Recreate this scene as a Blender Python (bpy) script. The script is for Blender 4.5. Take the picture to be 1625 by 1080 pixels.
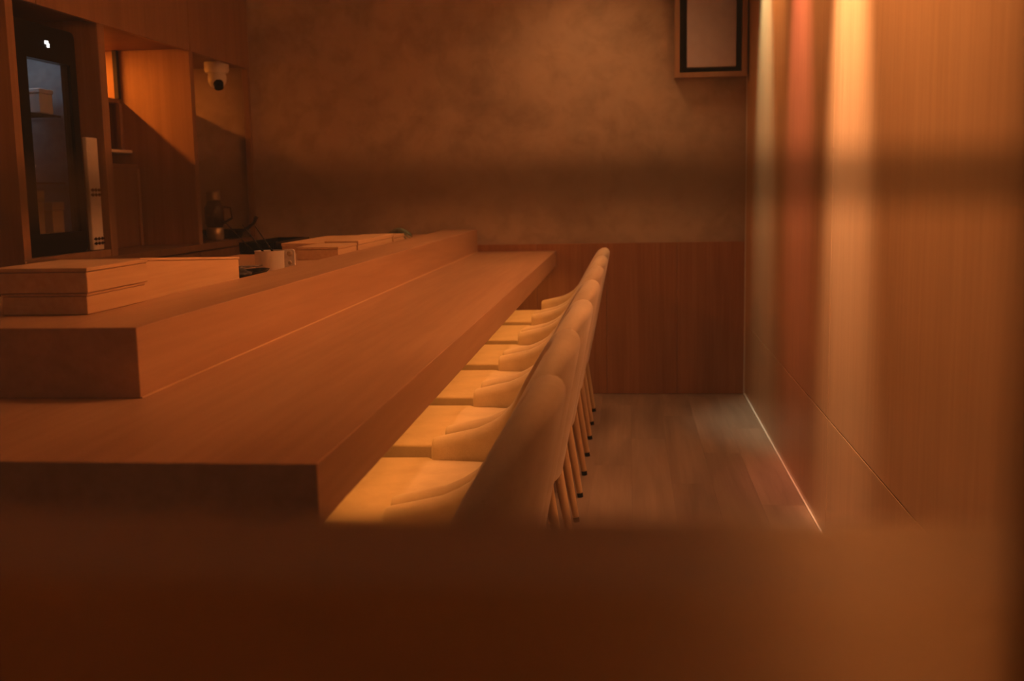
import bpy, bmesh, math, random
from mathutils import Vector, Matrix
random.seed(7)
scene = bpy.context.scene
for o in list(bpy.data.objects): bpy.data.objects.remove(o)
C = bpy.context.collection

# ------------------------------------------------------------------ camera
F_PX, PITCH, YAW, ROLL, CAM_Z = 1752.2, 0.137, 0.1067, -0.0188, 1.0734
fw = Vector((-math.sin(YAW)*math.cos(PITCH), math.cos(YAW)*math.cos(PITCH), -math.sin(PITCH)))
rt = Vector((math.cos(YAW), math.sin(YAW), 0)); up = rt.cross(fw)
rt, up = math.cos(ROLL)*rt + math.sin(ROLL)*up, -math.sin(ROLL)*rt + math.cos(ROLL)*up
cam_d = bpy.data.cameras.new('camera'); cam = bpy.data.objects.new('camera', cam_d); C.objects.link(cam)
cam.matrix_world = Matrix(((rt.x, up.x, -fw.x, 0), (rt.y, up.y, -fw.y, 0), (rt.z, up.z, -fw.z, CAM_Z), (0, 0, 0, 1)))
cam_d.sensor_width = 36; cam_d.sensor_fit = 'HORIZONTAL'; cam_d.lens = 36*F_PX/1625
cam_d.clip_start = 0.01
cam_d.dof.use_dof = True; cam_d.dof.focus_distance = 2.7; cam_d.dof.aperture_fstop = cam_d.lens/8.0
scene.camera = cam
# ------------------------------------------------------------------ world, exposure
w = bpy.data.worlds.new('World'); scene.world = w; w.use_nodes = True
w.node_tree.nodes['Background'].inputs[0].default_value = (1.0, 0.50, 0.24, 1)
w.node_tree.nodes['Background'].inputs[1].default_value = 0.12
vs = scene.view_settings
vs.view_transform = 'Standard'; vs.look = 'None'; vs.gamma = 1; vs.use_curve_mapping = False; vs.exposure = 0.28
WARM = (1.0, 0.44, 0.165); LED = (1.0, 0.36, 0.06); AMBER = (1.0, 0.24, 0.02)

# ------------------------------------------------------------------ materials
def nodes(name):
    m = bpy.data.materials.new(name); m.use_nodes = True
    nt = m.node_tree; return m, nt, nt.nodes['Principled BSDF']
def coords(nt, scale, rnd=False):
    tc = nt.nodes.new('ShaderNodeTexCoord'); mp = nt.nodes.new('ShaderNodeMapping')
    mp.inputs['Scale'].default_value = scale
    nt.links.new(tc.outputs['Object'], mp.inputs['Vector'])
    if rnd:
        oi = nt.nodes.new('ShaderNodeObjectInfo'); ml = nt.nodes.new('ShaderNodeMath'); ml.operation = 'MULTIPLY'
        ml.inputs[1].default_value = 37.0; nt.links.new(oi.outputs['Random'], ml.inputs[0])
        nt.links.new(ml.outputs[0], mp.inputs['Location'])
    return mp.outputs['Vector']
def ramp(nt, fac, stops):
    r = nt.nodes.new('ShaderNodeValToRGB'); e = r.color_ramp.elements
    while len(e) < len(stops): e.new(0.5)
    for el, (p, c) in zip(e, stops): el.position = p; el.color = (*c, 1)
    nt.links.new(fac, r.inputs[0]); return r.outputs[0]
def noise(nt, vec, scale, detail=4, rough=.55, dist=0):
    n = nt.nodes.new('ShaderNodeTexNoise'); n.inputs['Scale'].default_value = scale; n.inputs['Detail'].default_value = detail
    n.inputs['Roughness'].default_value = rough; n.inputs['Distortion'].default_value = dist
    nt.links.new(vec, n.inputs['Vector']); return n.outputs[0]
def mixc(nt, a, b, fac, mode='MIX'):
    x = nt.nodes.new('ShaderNodeMix'); x.data_type = 'RGBA'; x.blend_type = mode
    if isinstance(fac, float): x.inputs[0].default_value = fac
    else: nt.links.new(fac, x.inputs[0])
    nt.links.new(a, x.inputs[6])
    if isinstance(b, tuple): x.inputs[7].default_value = (*b, 1)
    else: nt.links.new(b, x.inputs[7])
    return x.outputs[2]
def bump(nt, b, h, s, d=0.002):
    n = nt.nodes.new('ShaderNodeBump'); n.inputs['Strength'].default_value = s; n.inputs['Distance'].default_value = d
    nt.links.new(h, n.inputs['Height']); nt.links.new(n.outputs[0], b.inputs['Normal'])
def wood(name, dark, light, axis, rough=.45, fine=60, rnd=False, spec=.4, k=1.0):
    m, nt, b = nodes(name)
    s1 = [fine*.16*k]*3; s1[axis] = .55*k
    s2 = [fine*1.6]*3; s2[axis] = 2.0
    v1 = coords(nt, s1, rnd); v2 = coords(nt, s2, rnd)
    n1 = noise(nt, v1, 1, 5, .6, .8); n2 = noise(nt, v2, 1, 3, .6)
    c1 = ramp(nt, n1, [(.25, dark), (.75, light)])
    c2 = ramp(nt, n2, [(.3, (.78, .74, .70)), (.65, (1, 1, 1))])
    col = mixc(nt, c1, c2, .55, 'MULTIPLY'); nt.links.new(col, b.inputs['Base Color'])
    b.inputs['Roughness'].default_value = rough; b.inputs['Specular IOR Level'].default_value = spec
    bump(nt, b, n2, .12, .001)
    return m
def plain(name, col, rough=.5, metal=0, nscale=40, var=.12, bmp=0):
    m, nt, b = nodes(name)
    n = noise(nt, coords(nt, (1, 1, 1)), nscale, 3)
    d = tuple(c*(1-var) for c in col); l = tuple(min(1, c*(1+var)) for c in col)
    nt.links.new(ramp(nt, n, [(.3, d), (.7, l)]), b.inputs['Base Color'])
    b.inputs['Roughness'].default_value = rough; b.inputs['Metallic'].default_value = metal
    if bmp: bump(nt, b, n, bmp, .002)
    return m
def emit(name, col, s):
    m, nt, b = nodes(name); b.inputs['Base Color'].default_value = (*col, 1)
    b.inputs['Emission Color'].default_value = (*col, 1); b.inputs['Emission Strength'].default_value = s; return m
def glass_mat(name, tint=(1, 1, 1), refl=1.0):
    m, nt, b = nodes(name); nt.nodes.remove(b); out = nt.nodes['Material Output']
    tr = nt.nodes.new('ShaderNodeBsdfTransparent'); tr.inputs[0].default_value = (*tint, 1)
    gl = nt.nodes.new('ShaderNodeBsdfGlossy'); gl.inputs['Roughness'].default_value = .02
    lw = nt.nodes.new('ShaderNodeLayerWeight'); lw.inputs[0].default_value = .5
    pw_ = nt.nodes.new('ShaderNodeMath'); pw_.operation = 'POWER'; pw_.inputs[1].default_value = 5
    nt.links.new(lw.outputs['Facing'], pw_.inputs[0])
    fr = nt.nodes.new('ShaderNodeMath'); fr.operation = 'MULTIPLY_ADD'; fr.inputs[1].default_value = .96; fr.inputs[2].default_value = .04
    nt.links.new(pw_.outputs[0], fr.inputs[0])
    mu = nt.nodes.new('ShaderNodeMath'); mu.operation = 'MULTIPLY'; mu.inputs[1].default_value = refl
    nt.links.new(fr.outputs[0], mu.inputs[0])
    mx = nt.nodes.new('ShaderNodeMixShader'); nt.links.new(mu.outputs[0], mx.inputs[0])
    nt.links.new(tr.outputs[0], mx.inputs[1]); nt.links.new(gl.outputs[0], mx.inputs[2])
    nt.links.new(mx.outputs[0], out.inputs[0]); return m

M = {}
M['counter'] = wood('counter_wood', (.40, .215, .105), (.54, .315, .165), 1, .38, 34)
M['counter_x'] = wood('counter_wood_cross', (.40, .215, .105), (.54, .315, .165), 0, .38, 34)
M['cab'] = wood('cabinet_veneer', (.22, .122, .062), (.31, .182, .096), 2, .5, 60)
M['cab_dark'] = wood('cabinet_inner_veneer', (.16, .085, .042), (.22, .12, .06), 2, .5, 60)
M['panel'] = wood('right_wall_veneer', (.49, .29, .14), (.56, .34, .17), 2, .30, 24, True, .5)
M['wains'] = wood('wainscot_veneer', (.28, .125, .055), (.44, .205, .095), 2, .5, 70, True)
M['floor'] = wood('floor_plank_wood', (.16, .11, .078), (.34, .235, .16), 1, .42, 46, True, .4)
M['box'] = wood('pale_box_wood', (.58, .36, .18), (.70, .46, .25), 1, .5, 50, True)
M['leg'] = wood('beech_leg', (.55, .36, .17), (.68, .46, .24), 2, .45, 60)
M['frame'] = wood('lantern_wood', (.30, .17, .09), (.40, .24, .13), 2, .5, 60)
M['sill'] = wood('sill_wood', (.25, .125, .058), (.36, .19, .095), 0, .34, 12, False, .35, .5)
M['bar'] = wood('muntin_wood', (.20, .10, .05), (.28, .15, .07), 0, .6, 60)
M['black'] = plain('black_plastic', (.004, .003, .003), .3)
M['black'].node_tree.nodes['Principled BSDF'].inputs['Specular IOR Level'].default_value = .06
M['void'] = plain('dark_recess', (.012, .010, .009), .8)
M['dmetal'] = plain('dark_steel', (.06, .05, .05), .25, 1, 60, .2)
M['white'] = plain('white_plastic', (.62, .58, .55), .45, 0, 30, .05)
M['ceramic'] = plain('white_enamel', (.66, .58, .50), .3, 0, 30, .06)
M['paper'] = plain('lantern_paper', (.46, .40, .43), .8, 0, 20, .05)
M['grey'] = plain('grey_liner', (.30, .30, .30), .5)
M['pale'] = plain('pale_caulk', (.72, .66, .56), .5, 0, 30, .05)
M['brass'] = plain('dull_brass', (.45, .36, .24), .4, .6, 60, .1)
M['cloth'] = plain('dark_cloth', (.035, .028, .026), .8, 0, 80, .3, .4)
M['greenleaf'] = plain('dull_green', (.10, .14, .08), .6, 0, 60, .3)
M['ceil'] = plain('ceiling_paint', (.20, .16, .12), .8, 0, 8, .1)
M['frontw'] = plain('front_wall_paint', (.28, .20, .14), .8, 0, 8, .1)
M['glass'] = glass_mat('window_glass', (.98, .98, .98))
M['fglass'] = glass_mat('fridge_glass', (.80, .83, .86), 1.0)
M['jar'] = glass_mat('jar_glass', (.35, .28, .22), 1.0)
M['display'] = emit('white_display', (1, .97, .92), 6)
M['led'] = emit('led_strip', LED, 1)
M['lens'] = emit('downlight_lens', WARM, 4)
# plaster
m, nt, b = nodes('mottled_plaster'); M['plaster'] = m
v = coords(nt, (1, 1, 1))
n1 = noise(nt, v, 2.2, 6, .62, .4); n2 = noise(nt, v, 9, 5, .6, .3); n3 = noise(nt, v, 90, 3)
c1 = ramp(nt, n1, [(.28, (.29, .215, .15)), (.52, (.42, .32, .235)), (.75, (.47, .355, .25))])
c2 = ramp(nt, n2, [(.33, (.70, .70, .68)), (.55, (1, 1, 1))])
nt.links.new(mixc(nt, c1, c2, .6, 'MULTIPLY'), b.inputs['Base Color']); b.inputs['Roughness'].default_value = .75
bump(nt, b, n3, .15, .002)
# fabric
m, nt, b = nodes('chair_fabric'); M['fabric'] = m
v = coords(nt, (1, 1, 1))
n1 = noise(nt, v, 500, 2); n2 = noise(nt, v, 14, 4)
c1 = ramp(nt, n2, [(.3, (.47, .355, .22)), (.7, (.57, .435, .28))])
c2 = ramp(nt, n1, [(.3, (.75, .75, .75)), (.7, (1, 1, 1))])
nt.links.new(mixc(nt, c1, c2, .5, 'MULTIPLY'), b.inputs['Base Color']); b.inputs['Roughness'].default_value = .85
b.inputs['Sheen Weight'].default_value = .25; b.inputs['Sheen Roughness'].default_value = .5
bump(nt, b, n1, .2, .001)

# ------------------------------------------------------------------ mesh helpers
def link(name, bm, mat, parent=None, smooth=False):
    me = bpy.data.meshes.new(name); bmesh.ops.recalc_face_normals(bm, faces=bm.faces); bm.to_mesh(me); bm.free()
    me.materials.append(M[mat] if isinstance(mat, str) else mat)
    if smooth: me.polygons.foreach_set('use_smooth', [True]*len(me.polygons))
    o = bpy.data.objects.new(name, me); C.objects.link(o)
    if parent: o.parent = parent
    return o
def add_box(bm, x0, x1, y0, y1, z0, z1):
    vs = [bm.verts.new((x, y, z)) for z in (z0, z1) for y in (y0, y1) for x in (x0, x1)]
    for f in ((0, 1, 3, 2), (4, 6, 7, 5), (0, 4, 5, 1), (2, 3, 7, 6), (0, 2, 6, 4), (1, 5, 7, 3)): bm.faces.new([vs[i] for i in f])
    return vs
def bev(bm, w, seg=1):
    if w: bmesh.ops.bevel(bm, geom=list(bm.edges), offset=w, segments=seg, affect='EDGES', profile=.5)
def box(name, x0, x1, y0, y1, z0, z1, mat, parent=None, b=0.0, seg=2):
    bm = bmesh.new(); add_box(bm, x0, x1, y0, y1, z0, z1); bev(bm, b, seg)
    return link(name, bm, mat, parent)
def prism(bm, poly, z0, z1):
    lo = [bm.verts.new((x, y, z0)) for x, y in poly]; hi = [bm.verts.new((x, y, z1)) for x, y in poly]
    n = len(poly); bm.faces.new(lo[::-1]); bm.faces.new(hi)
    for i in range(n): bm.faces.new((lo[i], lo[(i+1) % n], hi[(i+1) % n], hi[i]))
def tube(bm, pts, rads, n=12):
    rings = []
    for i, p in enumerate(pts):
        p = Vector(p); a = Vector(pts[max(i-1, 0)]); c = Vector(pts[min(i+1, len(pts)-1)]); d = (c-a).normalized()
        s = d.cross(Vector((0, 1, 0)) if abs(d.y) < .9 else Vector((1, 0, 0))).normalized(); t = d.cross(s)
        rings.append([bm.verts.new(p + rads[i]*(math.cos(2*math.pi*k/n)*s + math.sin(2*math.pi*k/n)*t)) for k in range(n)])
    for a, c in zip(rings, rings[1:]):
        for k in range(n): bm.faces.new((a[k], a[(k+1) % n], c[(k+1) % n], c[k]))
    bm.faces.new(rings[0][::-1]); bm.faces.new(rings[-1])
def lathe(bm, prof, cx, cy, n=20):
    rings = [[bm.verts.new((cx+r*math.cos(2*math.pi*k/n), cy+r*math.sin(2*math.pi*k/n), z)) for k in range(n)] for r, z in prof]
    for a, c in zip(rings, rings[1:]):
        for k in range(n): bm.faces.new((a[k], a[(k+1) % n], c[(k+1) % n], c[k]))
    bm.faces.new(rings[0][::-1]); bm.faces.new(rings[-1])
def smooth_by_angle(o, deg=35):
    me = o.data; me.polygons.foreach_set('use_smooth', [True]*len(me.polygons))
    bm = bmesh.new(); bm.from_mesh(me)
    for e in bm.edges:
        if len(e.link_faces) == 2 and e.calc_face_angle(0) > math.radians(deg): e.smooth = False
    bm.to_mesh(me); bm.free()
def tag(o, label, cat, group=None):
    o['label'] = label; o['category'] = cat
    if group: o['group'] = group
    return o
def struct(o): o['kind'] = 'structure'; return o
def empty(name, loc=(0, 0, 0)):
    o = bpy.data.objects.new(name, None); C.objects.link(o); o.location = loc; o.empty_display_size = .1; return o
def area(name, loc, sx, sy, power, col, rot=(0, 0, 0), parent=None, spread=180):
    d = bpy.data.lights.new(name, 'AREA'); d.shape = 'RECTANGLE'; d.size = sx; d.size_y = sy; d.energy = power; d.color = col
    d.spread = math.radians(spread)
    o = bpy.data.objects.new(name, d); C.objects.link(o); o.location = loc; o.rotation_euler = rot
    if parent: o.parent = parent
    return o

# ------------------------------------------------------------------ room constants
XE, YN, YB, XR, XL, ZC = -0.3734, 1.261, 5.708, 0.590, -1.953, 2.50   # counter edge, near end, back wall, right wall, cabinet face, ceiling
XBK = -2.58; YF = 0.13; YCE = 5.694
# ------------------------------------------------------------------ floor with planks
fl = struct(box('floor', XBK-.1, XR+.1, YF-.1, YB+.1, -.10, -.014, 'void'))
pw = .145
bm = bmesh.new(); add_box(bm, 0, pw-.0003, 0, 1.2-.0003, -.0138, 0); bev(bm, .0002, 1)
first = link('plank', bm, 'floor', fl); used = False
xi = 0; x = XR - .002 - pw
while x > XBK - pw:
    y = YF - .05 - ((xi*0.47) % 1.2)
    while y < YB:
        if y > YF-1.0 and y + .05 < YB:
            o = first if not used else first.copy()
            if used: C.objects.link(o)
            used = True; o.location = (x, y, 0)
            if y + 1.2 > YB: o.scale.y = (YB-.001-y)/1.2
        y += 1.2
    x -= pw; xi += 1
# ------------------------------------------------------------------ walls
wb = struct(box('wall_back', XBK-.1, XR+.1, YB, YB+.1, 0, ZC, 'plaster'))
ZW = .785
xs = [XR-.004, .245, -.115, -.475, -.835, -1.195, -1.555, -1.915]
for a, c in zip(xs, xs[1:]):
    box('wainscot_panel', c+.0006, a-.0006, YB-.012, YB-.0005, .002, ZW, 'wains', wb, .0008, 1)
struct(box('wall_left', XBK-.1, XBK, YF-.1, YB+.1, 0, ZC, 'frontw'))
struct(box('ceiling', XBK-.1, XR+.1, YF-.1, YB+.1, ZC, ZC+.1, 'ceil'))
wr = struct(box('wall_right', XR+.012, XR+.11, YF-.1, YB+.1, 0, ZC, 'pale'))
ZJ, YJ = .3734, 3.3185
ys = [YB-.003, YJ, YJ-2.0, YF+.02]
for a, c in zip(ys, ys[1:]):
    box('wall_panel', XR, XR+.0115, c+.001, a-.001, .003, ZJ-.001, 'panel', wr, .0012, 1)
    box('wall_panel', XR, XR+.0115, c+.001, a-.001, ZJ+.001, ZC-.003, 'panel', wr, .0012, 1)
bb = struct(box('baseboard_right', XR-.006, XR-.0005, YF+.03, YB-.014, .0005, .007, 'pale'))
struct(box('trim_1', XR-.006, XR-.0005, YB-.0185, YB-.0125, .008, ZC-.002, 'pale'))
# ------------------------------------------------------------------ front wall and the latticed window the photograph is taken through
wf = struct(box('wall_front', XBK-.1, XR+.1, YF-.06, YF+.10, 0, .955, 'frontw'))
box('lintel', XBK-.1, XR+.1, YF-.06, YF+.10, 2.15, ZC, 'frontw', wf)
win = struct(empty('window_1', (0, YF, .995)))
def wpart(name, x0, x1, y0, y1, z0, z1, mat, b=.001):
    return box(name, x0, x1, y0-YF, y1-YF, z0-.995, z1-.995, mat, win, b)
ZS = .9975
wpart('window_sill', XBK, XR-.008, YF-.075, .25, .955, ZS, 'sill', .002)
mx = [XBK+.03, -1.85, -1.38, -.91, -.44, .0545, XR-.02]
for i, x in enumerate(mx): wpart('mullion', x-.008, x+.008, YF-.006, YF+.006, ZS, 2.15, 'bar')
zz = [1.0738, 1.43, 1.79]
for z in zz:
    for a, c in zip(mx, mx[1:]): wpart('muntin', a+.008, c-.008, YF-.004, YF+.004, z-.0019, z+.0019, 'bar', .0005)
zz2 = [ZS] + zz + [2.15]
for za, zc in zip(zz2, zz2[1:]):
    for a, c in zip(mx, mx[1:]): wpart('pane', a+.008, c-.008, YF-.0012, YF+.0012, za+.002, zc-.002, 'glass', 0)

# ------------------------------------------------------------------ lights of the room and the added wall-streak spots
def downlight(x, y, power, col=WARM, angle=80, blend=.8, radius=.04, label='recessed warm downlight in the ceiling above the wooden counter', tilt=(0, 0), group='ceiling downlights over the counter'):
    r = tag(empty('ceiling_downlight', (x, y, ZC)), label, 'downlight', group)
    bm = bmesh.new(); lathe(bm, [(.046, -.001), (.046, -.008), (.034, -.010), (.034, -.001)], 0, 0); link('trim_ring', bm, 'white', r)
    bm = bmesh.new(); lathe(bm, [(.033, -.0015), (.033, -.004)], 0, 0); link('lens', bm, 'lens', r)
    d = bpy.data.lights.new('downlight_lamp', 'SPOT'); d.energy = power; d.color = col; d.spot_size = math.radians(angle); d.spot_blend = blend; d.shadow_soft_size = radius
    o = bpy.data.objects.new('downlight_lamp', d); C.objects.link(o); o.parent = r; o.location = (0, 0, -.03); o.rotation_euler = (tilt[0], tilt[1], 0)
    return r
for y in (2.25, 3.05, 3.85, 4.65): downlight(.28, y, 36, angle=66, radius=.10, tilt=(0, .42), label='recessed warm downlight in the ceiling turned towards the wooden counter')
downlight(-.20, 5.20, 26, angle=120, radius=.16, label='recessed warm downlight in the ceiling close to the plaster wall', group='downlight at the plaster wall')
for y in (2.5, 3.9): downlight(-1.30, y, 4, angle=95, label='recessed warm downlight in the ceiling above the kitchen aisle', group='ceiling downlights over the kitchen aisle')
for y in (1.3, 2.0, 2.7, 3.6, 4.6): downlight(.36, y, 60 if y < 1.5 else 260 if y < 3 else 110, angle=86, blend=1.0, tilt=(0, -.62), label='recessed warm downlight in the ceiling washing the veneered wall', group='ceiling downlights along the veneered wall')
downlight(.30, 3.12, 560, col=(1, .56, .32), angle=36, blend=1.0, radius=.05, tilt=(0, -.30), label='added narrow spot that makes the bright streak on the veneered wall', group='added streak spot')  # added spot, only there to put a bright vertical streak on the wall
downlight(.30, 3.98, 170, col=(1, .30, .22), angle=38, blend=1.0, radius=.05, tilt=(0, -.32), label='added narrow rosy spot that makes the pink streak on the veneered wall', group='added rosy spot')  # added coloured spot standing in for a pink reflection streak
downlight(.34, 4.98, 190, col=(.62, .66, .50), angle=42, blend=1.0, radius=.05, tilt=(0, -.30), label='added narrow cool spot that makes the greenish streak beside the framed panel', group='added cool spot')  # added tinted spot imitating the greenish reflection near the corner

# ------------------------------------------------------------------ sushi counter
ZT, ZLW = .75, .672; XLG, YLG, ZLG = -.7804, 1.672, .865; XLB = -.957
ct = tag(empty('sushi_counter', (-.9, YN, 0)), 'long pale wooden sushi counter with a raised back ledge running to the plaster wall', 'counter')
def cpart(name, *a, **k):
    o = box(name, *a, parent=ct, **k); o.location = (.9, -YN, 0); return o
XW = -1.42
bm = bmesh.new()
prism(bm, [(XW, YN), (XE, YN), (XE, YCE), (XLG-.02, YCE), (XLG-.02, YLG+.02), (XW, YLG+.02)], ZLW, ZT)
bev(bm, .0018, 2); o = link('counter_slab', bm, 'counter', ct); o.location = (.9, -YN, 0)
bm = bmesh.new()
prism(bm, [(XW, YLG), (XLG, YLG), (XLG, YCE), (XLB, YCE), (XLB, YLG+.435), (XW, YLG+.435)], ZT, ZLG)
bev(bm, .0018, 2); o = link('raised_ledge', bm, 'counter', ct); o.location = (.9, -YN, 0)
cpart('joint_bead', XLG+.0002, XLG+.0028, YLG, YCE-.001, ZT+.0002, ZT+.0026, mat='box')
cpart('front_panel', -.80, -.782, YN+.05, YCE-.01, .10, ZLW, mat='cab')
cpart('front_panel', XW+.02, -.80, YN+.05, YN+.068, .10, ZLW, mat='cab')
cpart('plinth', -.85, -.832, YN+.1, YCE-.01, 0, .10, mat='void')
cpart('led_channel', -.50, -.485, YN+.25, YCE-.1, ZLW-.008, ZLW-.0002, mat='led')
area('counter_led_light', (-.4925+.9, (YN+.25+YCE-.1)/2-YN, ZLW-.012), .015, YCE-YN-.4, 4.2, LED, (0, 0, 0), ct)
# kitchen worktop behind the ledge
wt = tag(empty('kitchen_worktop', (-1.2, 3.9, 0)), 'brown wooden kitchen worktop behind the raised counter ledge', 'worktop')
o = box('worktop_board', -1.46, -.962, YLG+.44, YCE, .815, .845, 'counter', wt, .002); o.location = (1.2, -3.9, 0)
o = box('base_unit', -1.43, -.98, YLG+.46, YCE, 0, .815, 'cab_dark', wt); o.location = (1.2, -3.9, 0)

# ------------------------------------------------------------------ dining chairs
RIM = [(-.092, .530), (-.045, .540), (.01, .552), (.055, .572), (.085, .602), (.13, .675), (.175, .740), (.205, .782), (.222, .797)]
def rim_z(u):
    if u <= RIM[0][0]: return RIM[0][1]
    for (a, za), (b_, zb) in zip(RIM, RIM[1:]):
        if u <= b_: return za + (zb-za)*(u-a)/(b_-a)
    return RIM[-1][1]
def shell_bm():
    W, T, ZB = .236, .050, .365
    path = []
    US = [-.092, -.090, -.085, -.07, -.05, -.02, .01, .04, .063]
    for k in range(9): path.append((US[k], W))
    N = 26; e = 2.35
    for k in range(1, N):
        a = math.pi/2*(1 - 2*k/N)
        c, s = math.cos(a), math.sin(a)
        path.append((.063 + .157*abs(c)**(2/e), math.copysign(W*abs(s)**(2/e), s)))
    for k in range(9): path.append((US[8-k], -W))
    bm = bmesh.new(); rings = []
    n = len(path)
    for i, (u, v) in enumerate(path):
        a = Vector(path[max(i-1, 0)]); c = Vector(path[min(i+1, n-1)]); d = (c-a).normalized(); nx, ny = -d.y, d.x   # outward
        if nx*u + ny*v < 0 and abs(v) > .1: nx, ny = -nx, -ny
        if abs(v) <= .1 and nx < 0: nx, ny = -nx, -ny
        end = min(i, n-1-i); tf = [.62, .86, .97][end] if end < 3 else 1
        zt = rim_z(u) - (.008 if end == 0 else .003 if end == 1 else 0)
        th = T*tf*(1 + .15*max(0, 1-abs(v)/W)); lean = .20*max(0, min(1, (u-.04)/.16))
        prof = []
        for q in range(5):
            z = ZB + (zt-th/2-ZB)*q/4; prof.append((th/2, z))
        for q in range(1, 8):
            a_ = math.pi*q/8; prof.append((th/2*math.cos(a_), zt-th/2+th/2*math.sin(a_)))
        for q in range(4, -1, -1):
            z = ZB + (zt-th/2-ZB)*q/4; prof.append((-th/2, z))
        rings.append([bm.verts.new((u + nx*o_ - lean*(zt-z), v*(1-.10*max(0, (zt-z)/.42)*min(1, max(0, u)/.1)) + ny*o_, z)) for o_, z in prof])
    for a, c in zip(rings, rings[1:]):
        for k in range(len(a)): bm.faces.new((a[k], a[(k+1) % len(a)], c[(k+1) % len(a)], c[k]))
    bm.faces.new(rings[0]); bm.faces.new(rings[-1][::-1])
    return bm
def cushion_bm(poly, z0, z1, r):
    bm = bmesh.new(); prism(bm, poly, z0, z1); bev(bm, r, 4); return bm
def round_poly(pts, r, seg=4):
    out = []; n = len(pts)
    for i in range(n):
        p = Vector(pts[i]); a = (Vector(pts[i-1])-p).normalized(); c = (Vector(pts[(i+1) % n])-p).normalized()
        s, e = p + a*r, p + c*r
        for k in range(seg+1):
            t = k/seg; out.append(tuple((1-t)**2*s + 2*t*(1-t)*p + t*t*e))
    return out
def make_chair():
    t = empty('dining_chair')
    o = link('shell', shell_bm(), 'fabric', t); smooth_by_angle(o, 50)
    seat = round_poly([(-.30, -.236), (-.096, -.240), (-.092, -.206), (.10, -.19), (.10, .19), (-.092, .206), (-.096, .240), (-.30, .236)], .008, 2)
    o = link('seat_cushion', cushion_bm(seat, .405, .485, .006), 'fabric', t); smooth_by_angle(o, 50)
    base = [(-.285, -.225), (-.10, -.225), (-.10, -.20), (.09, -.18), (.09, .18), (-.10, .20), (-.10, .225), (-.285, .225)]
    o = link('seat_base', cushion_bm(base, .358, .404, .006), 'fabric', t); smooth_by_angle(o, 50)
    for (tu, fu, tv, fv) in ((.10, .160, .150, .150), (-.20, -.235, .17, .185)):
        for s in (-1, 1):
            bm = bmesh.new(); tube(bm, [(tu, s*tv, .362), (fu*.96+tu*.04, s*(fv*.96+tv*.04), .0165)], [.0175, .0105], 14)
            o = link('leg', bm, 'leg', t); smooth_by_angle(o, 50)
            bm = bmesh.new(); tube(bm, [(fu*.96+tu*.04, s*(fv*.96+tv*.04), .016), (fu, s*fv, .0005)], [.0108, .0105], 14)
            p = link('foot_cap', bm, 'black', o); smooth_by_angle(p, 50)
    return t
def copy_tree(o, parent=None):
    c = o.copy(); C.objects.link(c); c.parent = parent
    for ch in list(o.children): copy_tree(ch, c)
    return c
proto = make_chair()
ordinal = ['seventh', 'sixth', 'fifth', 'fourth', 'third', 'second', 'first']
CH = [(-.337, 1.585, -.02), (-.338, 2.128, .02), (-.332, 2.716, 0), (-.330, 3.309, .01), (-.330, 3.902, -.01), (-.328, 4.495, 0), (-.330, 5.088, 0)]
kids = list(proto.children)
for i, (x, y, rz) in enumerate(CH):
    o = proto if i == 0 else copy_tree(proto)
    o.location = (x, y, 0); o.rotation_euler.z = rz
    lab = {0: 'beige upholstered tub chair at the counter, seventh from the wainscot and last by the window',
           6: 'beige upholstered tub chair at the counter, first of the row beside the wainscot'}.get(i, 'beige upholstered tub chair at the counter, %s from the wainscot' % ordinal[i])
    tag(o, lab, 'chair', 'tub chairs along the counter')

# ------------------------------------------------------------------ framed panel on the plaster wall
lan = tag(empty('wall_lantern', (.41, YB, 1.60)), 'wooden box frame with a pale paper panel hung high on the plaster wall', 'lantern')
def lp(name, x0, x1, y0, y1, z0, z1, mat, b=.001, par=None):
    o = box(name, x0-.41, x1-.41, y0-YB, y1-YB, z0-1.60, z1-1.60, mat, par or lan, b); return o
X0, X1, Z0, Z1 = .229, .580, 1.597, 2.30; FY = YB-.085
lp('frame_side', X0, X0+.024, FY, YB-.001, Z0, Z1, 'frame'); lp('frame_side', X1-.024, X1, FY, YB-.001, Z0, Z1, 'frame')
lp('frame_rail', X0+.024, X1-.024, FY, YB-.001, Z0, Z0+.024, 'frame'); lp('frame_rail', X0+.024, X1-.024, FY, YB-.001, Z1-.024, Z1, 'frame')
lp('backing', X0+.024, X1-.024, YB-.012, YB-.002, Z0+.024, Z1-.024, 'void')
lp('paper_panel', X0+.060, X1-.052, FY+.012, YB-.03, Z0+.048, Z1-.048, 'paper', .004)

# ------------------------------------------------------------------ built-in cabinet wall
cb = tag(empty('cabinet_wall', (-2.25, 4.0, 0)), 'built-in brown veneer cabinet wall with open niches below its upper doors', 'cabinet')
def kp(name, x0, x1, y0, y1, z0, z1, mat, b=.0012, par=None):
    o = box(name, x0+2.25, x1+2.25, y0-4.0, y1-4.0, z0, z1, mat, par or cb, b); return o
Y0C = 1.9; ZU = 1.708
for a, c in ((Y0C, 2.75), (2.75, 3.60), (3.60, 4.905), (4.905, YB-.012)): kp('upper_door', XL-.02, XL, a+.003, c-.003, ZU, ZC-.01, 'cab')
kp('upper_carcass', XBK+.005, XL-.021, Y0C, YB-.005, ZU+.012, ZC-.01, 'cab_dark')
for y, th in ((2.70, .04), (3.415, .045), (4.030, .055), (4.900, .045)): kp('partition', XBK+.02, XL-.004, y, y+th, .845, ZU+.011, 'cab')
kp('end_filler', XL-.03, XL-.001, YB-.045, YB-.013, .845, ZU, 'cab')
kp('back_panel', XBK+.005, XBK+.02, Y0C, YB-.005, .845, ZU+.011, 'cab')
kp('bench_top', XBK+.005, XL-.002, Y0C, YB-.013, .815, .845, 'cab_dark')
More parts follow.
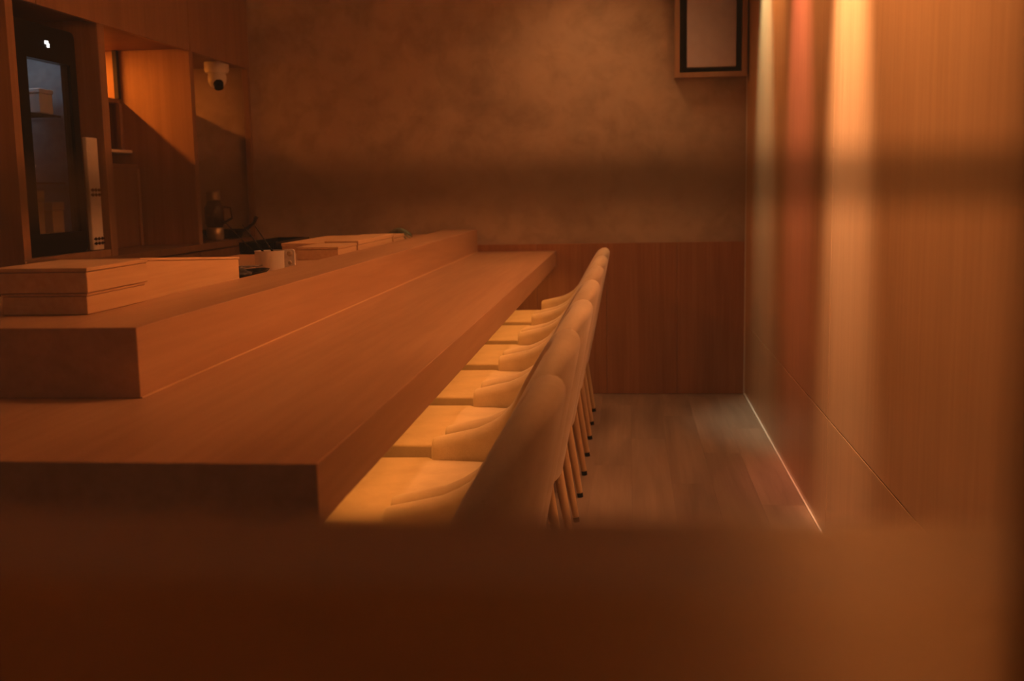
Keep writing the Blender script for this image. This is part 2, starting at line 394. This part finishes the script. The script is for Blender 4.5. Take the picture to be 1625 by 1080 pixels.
for a, c in ((Y0C, 2.70), (2.70, 3.44), (3.44, 4.06), (4.06, 4.92), (4.92, YB-.013)): kp('base_door', XL-.03, XL-.012, a+.002, c-.002, .08, .808, 'cab_dark')
kp('base_carcass', XBK+.01, XL-.032, Y0C, YB-.013, 0, .814, 'void')
kp('fridge_shelf', XBK+.03, XL-.006, 3.462, 4.028, .846, .872, 'cab')
# niche between fridge and end: deep shelf with a warm strip above it
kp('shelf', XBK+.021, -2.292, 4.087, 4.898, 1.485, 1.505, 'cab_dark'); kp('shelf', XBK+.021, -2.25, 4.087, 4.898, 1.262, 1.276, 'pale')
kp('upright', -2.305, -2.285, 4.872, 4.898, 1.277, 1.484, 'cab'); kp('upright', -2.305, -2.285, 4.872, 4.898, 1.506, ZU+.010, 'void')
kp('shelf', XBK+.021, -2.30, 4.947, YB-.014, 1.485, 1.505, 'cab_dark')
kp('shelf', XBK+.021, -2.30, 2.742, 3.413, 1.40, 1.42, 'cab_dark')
area('niche_led', (-2.50+2.25, 4.46-4.0, 1.690), .02, .72, 9, AMBER, (0, math.radians(-15), 0), cb)
area('niche_led', (-2.50+2.25, 5.30-4.0, 1.600), .02, .55, 1.5, AMBER, (0, math.radians(-40), 0), cb)
area('niche_led', (-2.50+2.25, 3.08-4.0, 1.690), .02, .5, 1.2, AMBER, (0, math.radians(-15), 0), cb)
# wooden storage box in the niche
sb = tag(empty('storage_box', (-2.38, 4.55, .845)), 'dark brown wooden storage box standing in the niche below the small pale shelf', 'box')
def sp(name, x0, x1, y0, y1, z0, z1, mat):
    return box(name, x0+2.38, x1+2.38, y0-4.55, y1-4.55, z0-.845, z1-.845, mat, sb, .002)
sp('box_body', -2.54, -2.215, 4.15, 4.862, .846, 1.19, 'cab_dark'); sp('box_lid', -2.545, -2.21, 4.145, 4.866, 1.1905, 1.21, 'cab_dark'); sp('corner_post', -2.214, -2.205, 4.84, 4.866, .846, 1.19, 'cab')

# ------------------------------------------------------------------ glass-door fridge
fr = tag(empty('glass_door_fridge', (-2.28, 3.70, .872)), 'black glass-door fridge with rounded corners set in the cabinet niche', 'fridge')
FX = -1.985; fy0, fy1, fz0, fz1 = 3.472, 3.905, .8725, 1.655
def fp(name, bm, mat, par=None):
    o = link(name, bm, mat, par or fr); o.location = (2.28, -3.70, -.872) if par is None else (0, 0, 0); return o
bm = bmesh.new()
for a in ((-2.54, -2.52, fy0, fy1, fz0, fz1), (-2.52, FX-.04, fy0, fy0+.02, fz0, fz1), (-2.52, FX-.04, fy1-.02, fy1, fz0, fz1), (-2.52, FX-.04, fy0+.02, fy1-.02, fz0, fz0+.03), (-2.52, FX-.04, fy0+.02, fy1-.02, fz1-.03, fz1)): add_box(bm, *a)
fp('fridge_body', bm, 'black')
bm = bmesh.new(); add_box(bm, -2.518, -2.514, fy0+.021, fy1-.025, fz0+.034, fz1-.034); add_box(bm, -2.513, FX-.045, fy1-.0235, fy1-.0205, fz0+.034, fz1-.034); add_box(bm, -2.513, FX-.045, fy0+.025, fy1-.025, fz0+.0305, fz0+.0325); fp('liner', bm, 'grey')
# door: rounded outer outline with a rectangular window
def door_ring():
    bm = bmesh.new()
    inner = [(fy0+.100, fz0+.075), (fy1-.045, fz0+.075), (fy1-.045, fz1-.118), (fy0+.100, fz1-.118)]
    outer = round_poly([(fy0, fz0), (fy1, fz0), (fy1, fz1), (fy0, fz1)], .03, 4)
    def ring(x):
        return [bm.verts.new((x, y, z)) for y, z in outer], [bm.verts.new((x, y, z)) for y, z in inner]
    of, inf = ring(FX); ob, inb = ring(FX-.036)
    n = len(outer); per = n//4
    for vo, vi in ((of, inf), (ob, inb)):
        for q in range(4):
            for k in range(per-1): bm.faces.new((vo[q*per+k], vo[q*per+k+1], vi[q]))
            bm.faces.new((vo[q*per+per-1], vo[(q*per+per) % n], vi[(q+1) % 4], vi[q]))
    for k in range(n): bm.faces.new((of[k], of[(k+1) % n], ob[(k+1) % n], ob[k]))
    for k in range(4): bm.faces.new((inf[k], inf[(k+1) % 4], inb[(k+1) % 4], inb[k]))
    return bm
door = fp('door', door_ring(), 'black')
bm = bmesh.new(); add_box(bm, FX-.012, FX-.006, fy0+.101, fy1-.046, fz0+.076, fz1-.119); fp('door_glass', bm, 'fglass', door)
bm = bmesh.new(); add_box(bm, FX+.0002, FX+.002, fy0+.225, fy0+.245, fz1-.062, fz1-.052); add_box(bm, FX+.0002, FX+.002, fy0+.238, fy0+.250, fz1-.072, fz1-.060); fp('display_light', bm, 'display', door)
for z in (1.12, 1.36):
    bm = bmesh.new()
    for k in range(9):
        y = fy0+.03+k*.0465; tube(bm, [(-2.51, y, z), (FX-.06, y, z)], [.0025, .0025], 6)
    tube(bm, [(FX-.06, fy0+.021, z), (FX-.06, fy1-.026, z)], [.004, .004], 6); fp('wire_shelf', bm, 'dmetal')
area('fridge_lamp', (-2.15+2.28, 3.70-3.70, fz1-.045-.872), .30, .20, .45, (.60, .72, .85), (0, 0, 0), fr)
def crate(name, x, y, z, sx, sy, sz, mat, label, cat):
    t = tag(empty(name, (x, y, z)), label, cat)
    box('body', -sx/2, sx/2, -sy/2, sy/2, .0005, sz*.8, mat, t, .003); box('lid', -sx/2-.003, sx/2+.003, -sy/2-.003, sy/2+.003, sz*.8+.0005, sz, mat, t, .003)
crate('food_container', -2.085, 3.79, 1.365, .08, .09, .085, 'white', 'white lidded food container on the top wire shelf of the fridge', 'container')
crate('food_container', -2.08, 3.66, 1.125, .06, .06, .06, 'white', 'small white food container on the lower wire shelf of the fridge', 'container')
crate('food_container', -2.11, 3.67, .9055, .12, .12, .19, 'box', 'tall tan food container on the fridge floor', 'container')
crate('food_container', -2.09, 3.805, .9055, .10, .08, .15, 'box', 'shorter tan food container on the fridge floor', 'container')

# white board beside the fridge
bd = tag(empty('cutting_board', (-1.985, 3.972, .873)), 'narrow white board standing upright between the fridge and the cabinet partition', 'board')
bm = bmesh.new(); add_box(bm, -.009, .009, -.045, .040, .0005, .415); bev(bm, .004, 2); o = link('board', bm, 'white', bd)
for z in (.025, .205):
    for dz in (0, .017):
        bm = bmesh.new(); tube(bm, [(.0125, -.042, z+dz), (.0125, .034, z+dz)], [.0030, .0030], 6)
        for y in (-.03, -.005, .02): add_box(bm, .0105, .014, y-.003, y+.003, z+dz-.006, z+dz+.006)
        link('clip', bm, 'dmetal', bd)

# security camera
sc = tag(empty('security_camera', (-2.03, 5.43, ZU)), 'small white turret security camera under the upper cabinet', 'camera')
bm = bmesh.new(); lathe(bm, [(.060, .0095), (.060, -.028), (.054, -.042)], 0, 0, 28); smooth_by_angle(link('mount', bm, 'white', sc), 40)
bm = bmesh.new(); lathe(bm, [(.042, -.0425), (.046, -.065), (.044, -.085), (.034, -.104), (.022, -.113)], 0, 0, 28); hd = link('head', bm, 'white', sc); smooth_by_angle(hd, 40)
bm = bmesh.new(); tube(bm, [(.012, -.020, -.090), (.020, -.034, -.118)], [.026, .022], 20); smooth_by_angle(link('lens', bm, 'black', hd), 40)

# ------------------------------------------------------------------ things in the end niche
jr = tag(empty('glass_jar', (-2.045, 5.33, .845)), 'clear glass jar with a pale lid and pale base on the back bench', 'jar')
bm = bmesh.new(); lathe(bm, [(.036, .0005), (.042, .01), (.042, .055), (.038, .062)], 0, 0, 24); smooth_by_angle(link('jar_base', bm, 'brass', jr), 40)
bm = bmesh.new(); lathe(bm, [(.036, .063), (.047, .085), (.047, .16), (.030, .195)], 0, 0, 24); smooth_by_angle(link('glass_body', bm, 'jar', jr), 40)
bm = bmesh.new(); lathe(bm, [(.028, .196), (.034, .20), (.034, .238), (.030, .242)], 0, 0, 24); smooth_by_angle(link('lid', bm, 'brass', jr), 40)
bm = bmesh.new(); tube(bm, [(.048, .0, .165), (.085, .0, .160), (.092, 0, .11), (.048, 0, .085)], [.006]*4, 8); link('handle', bm, 'black', jr)
pn = tag(empty('frying_pan', (-2.075, 5.53, .845)), 'dark frying pan with a raised handle on the back bench', 'pan')
bm = bmesh.new(); lathe(bm, [(.085, .0005), (.115, .045), (.110, .045), (.080, .006)], 0, 0, 28); smooth_by_angle(link('bowl', bm, 'dmetal', pn), 40)
bm = bmesh.new(); tube(bm, [(.105, .02, .040), (.150, .03, .075), (.165, .035, .110)], [.008, .008, .011], 10); link('handle', bm, 'black', pn)

# ------------------------------------------------------------------ wooden boxes on the ledge and worktop
def wbox(name, x0, x1, y0, y1, z0, z1, label, lid=.25, cat='box', grp=None):
    cx, cy = (x0+x1)/2, (y0+y1)/2
    t = tag(empty(name, (cx, cy, z0)), label, cat, grp); h = z1-z0; a, c = (x1-x0)/2, (y1-y0)/2
    zl = h*(1-lid)
    box('box_body', -a+.0015, a-.0015, -c+.0015, c-.0015, .0004, zl-.0008, 'box', t, .0015)
    box('box_lid', -a, a, -c, c, zl, h, 'box', t, .0015)
wbox('wooden_box', -1.112, -.9505, 1.852, 2.092, ZLG, .9035, 'flat pale wooden box on the raised ledge, lower of the stacked pair', .12)
wbox('wooden_box', -1.128, -.946, 1.848, 2.097, .904, .949, 'flat pale wooden box with a thin lid on top of the other box', .16)
wc = tag(empty('display_case', (-1.09, 2.39, .845)), 'pale wooden case with a gently sloping top standing behind the raised ledge', 'case')
bm = bmesh.new()
vs_ = add_box(bm, -.12, .120, -.275, .285, .0005, .098)
for v_ in vs_[6:]: v_.co.z = .066
for v_ in vs_[4:6]: v_.co.z = .099
bev(bm, .0015, 1); link('case_body', bm, 'box', wc)
bm = bmesh.new()
vs_ = add_box(bm, -.122, .1215, -.277, .287, .0, .006)
for v_, z in zip(vs_, (.0995, .0995, .0665, .0665, .1045, .1045, .0715, .0715)): v_.co.z = z
link('case_lid', bm, 'box', wc)
wbox('wooden_box', -1.12, -.974, 3.65, 3.91, .845, .889, 'pale wooden box behind the ledge, next to the white utensil holder', .2)
wbox('wooden_box', -1.10, -.974, 3.93, 4.52, .845, .895, 'long low pale wooden box in the middle of the worktop row', .3)
wbox('wooden_box', -1.12, -.974, 4.54, 4.76, .845, .887, 'pale wooden box at the far end of the worktop row', .3)
wbox('wooden_box', -1.30, -1.125, 4.05, 4.70, .845, .884, 'flat pale wooden box between the black tray and the row of wooden boxes', .3)
tr = tag(empty('dark_tray', (-1.385, 4.25, .845)), 'shallow black tray beside the row of wooden boxes', 'tray')
box('tray_base', -.07, .07, -.22, .22, .0005, .010, 'black', tr, .002)
for s in (-1, 1):
    box('tray_rim', s*.066-.006, s*.066+.006, -.22, .22, .0102, .045, 'black', tr, .002)
    box('tray_rim', -.059, .059, s*.214-.006, s*.214+.006, .0102, .045, 'black', tr, .002)
lf = tag(empty('leaf_bundle', (-1.075, 5.0, .845)), 'dark green bundle of leaves at the far end of the worktop', 'leaves')
for k in range(5):
    bm = bmesh.new(); L = .09; a = -.5+.25*k
    g = [[bm.verts.new((u*L*math.cos(a)*1.2 - .02, (u-.5)*.2*math.sin(a) + v*.022*math.sin(math.pi*min(.98, max(.02, u))), .004+k*.006+.028*math.sin(math.pi*u)+.003*(1-abs(v)))) for v in (-1, 0, 1)] for u in (0, .2, .4, .6, .8, 1)]
    for r0, r1 in zip(g, g[1:]):
        for q in range(2): bm.faces.new((r0[q], r0[q+1], r1[q+1], r1[q]))
    o = link('leaf', bm, 'greenleaf', lf, True); sm = o.modifiers.new('thickness', 'SOLIDIFY'); sm.thickness = .0015
# white utensil holder with skewers
uh = tag(empty('utensil_holder', (-1.053, 3.20, .845)), 'white enamel utensil holder with a bolted side lug on the worktop', 'holder')
bm = bmesh.new(); lathe(bm, [(.042, .0005), (.046, .01), (.0465, .054), (.048, .058), (.044, .058), (.042, .012), (.001, .010)], -.008, 0, 32); smooth_by_angle(link('cup', bm, 'ceramic', uh), 40)
bm = bmesh.new(); prism(bm, round_poly([(.032, -.030), (.068, -.030), (.068, .030), (.032, .030)], .010, 4), -.004, .004)
lug = link('side_lug', bm, 'ceramic', uh); lug.rotation_euler = (math.radians(90), 0, 0); lug.location = (0, -.006, .032)
for x, z, r in ((.054, .017, .0085), (.054, -.010, .006)):
    bm = bmesh.new(); lathe(bm, [(r, .0042), (r, .006), (r*.6, .008)], x, z, 14); link('bolt', bm, 'brass', lug)
for k, (a, c, e) in enumerate((((-.030, -.015, .030), (-.145, -.01, .150), 0), ((-.012, .0, .030), (-.095, .015, .135), 0), ((.010, .015, .030), (-.062, .03, .130), 0))):
    t = tag(empty('skewer', (-1.053, 3.20, .845)), 'thin dark metal skewer leaning out of the white utensil holder', 'skewer', 'skewers in the utensil holder')
    A, B = Vector(a), Vector(c); Hh = A + (B-A)*.35
    bm = bmesh.new(); tube(bm, [A, Hh], [.0032, .0032], 10); link('grip', bm, 'black', t)
    bm = bmesh.new(); tube(bm, [Hh+(B-A)*.002, B], [.0020, .0012], 8); link('shaft', bm, 'dmetal', t)
# black dish with sticks in front of the holder
dd = tag(empty('black_dish', (-1.012, 2.84, .845)), 'low black dish with crumpled dark cloth between the sloping case and the white holder', 'dish')
bm = bmesh.new(); lathe(bm, [(.030, .0005), (.044, .022), (.041, .022), (.028, .004)], 0, 0, 24); smooth_by_angle(link('dish_bowl', bm, 'black', dd), 40); dd.children[0].scale.y = 3.4
bm = bmesh.new(); bmesh.ops.create_icosphere(bm, subdivisions=3, radius=.036)
for v_ in bm.verts:
    n_ = 1 + .25*math.sin(v_.co.x*170+1)*math.sin(v_.co.y*150)+.15*math.sin(v_.co.z*200+v_.co.x*90); v_.co = Vector((v_.co.x*n_, v_.co.y*1.3*n_-.08, v_.co.z*.36*n_+.023))
link('cloth', bm, 'cloth', dd, True)
for p, q in (((-.03, -.06, .030), (.03, .05, .036)), ((-.05, -.035, .036), (.02, .07, .034))):
    bm = bmesh.new(); tube(bm, [p, q], [.0016, .0016], 8); link('stick', bm, 'dmetal', dd)
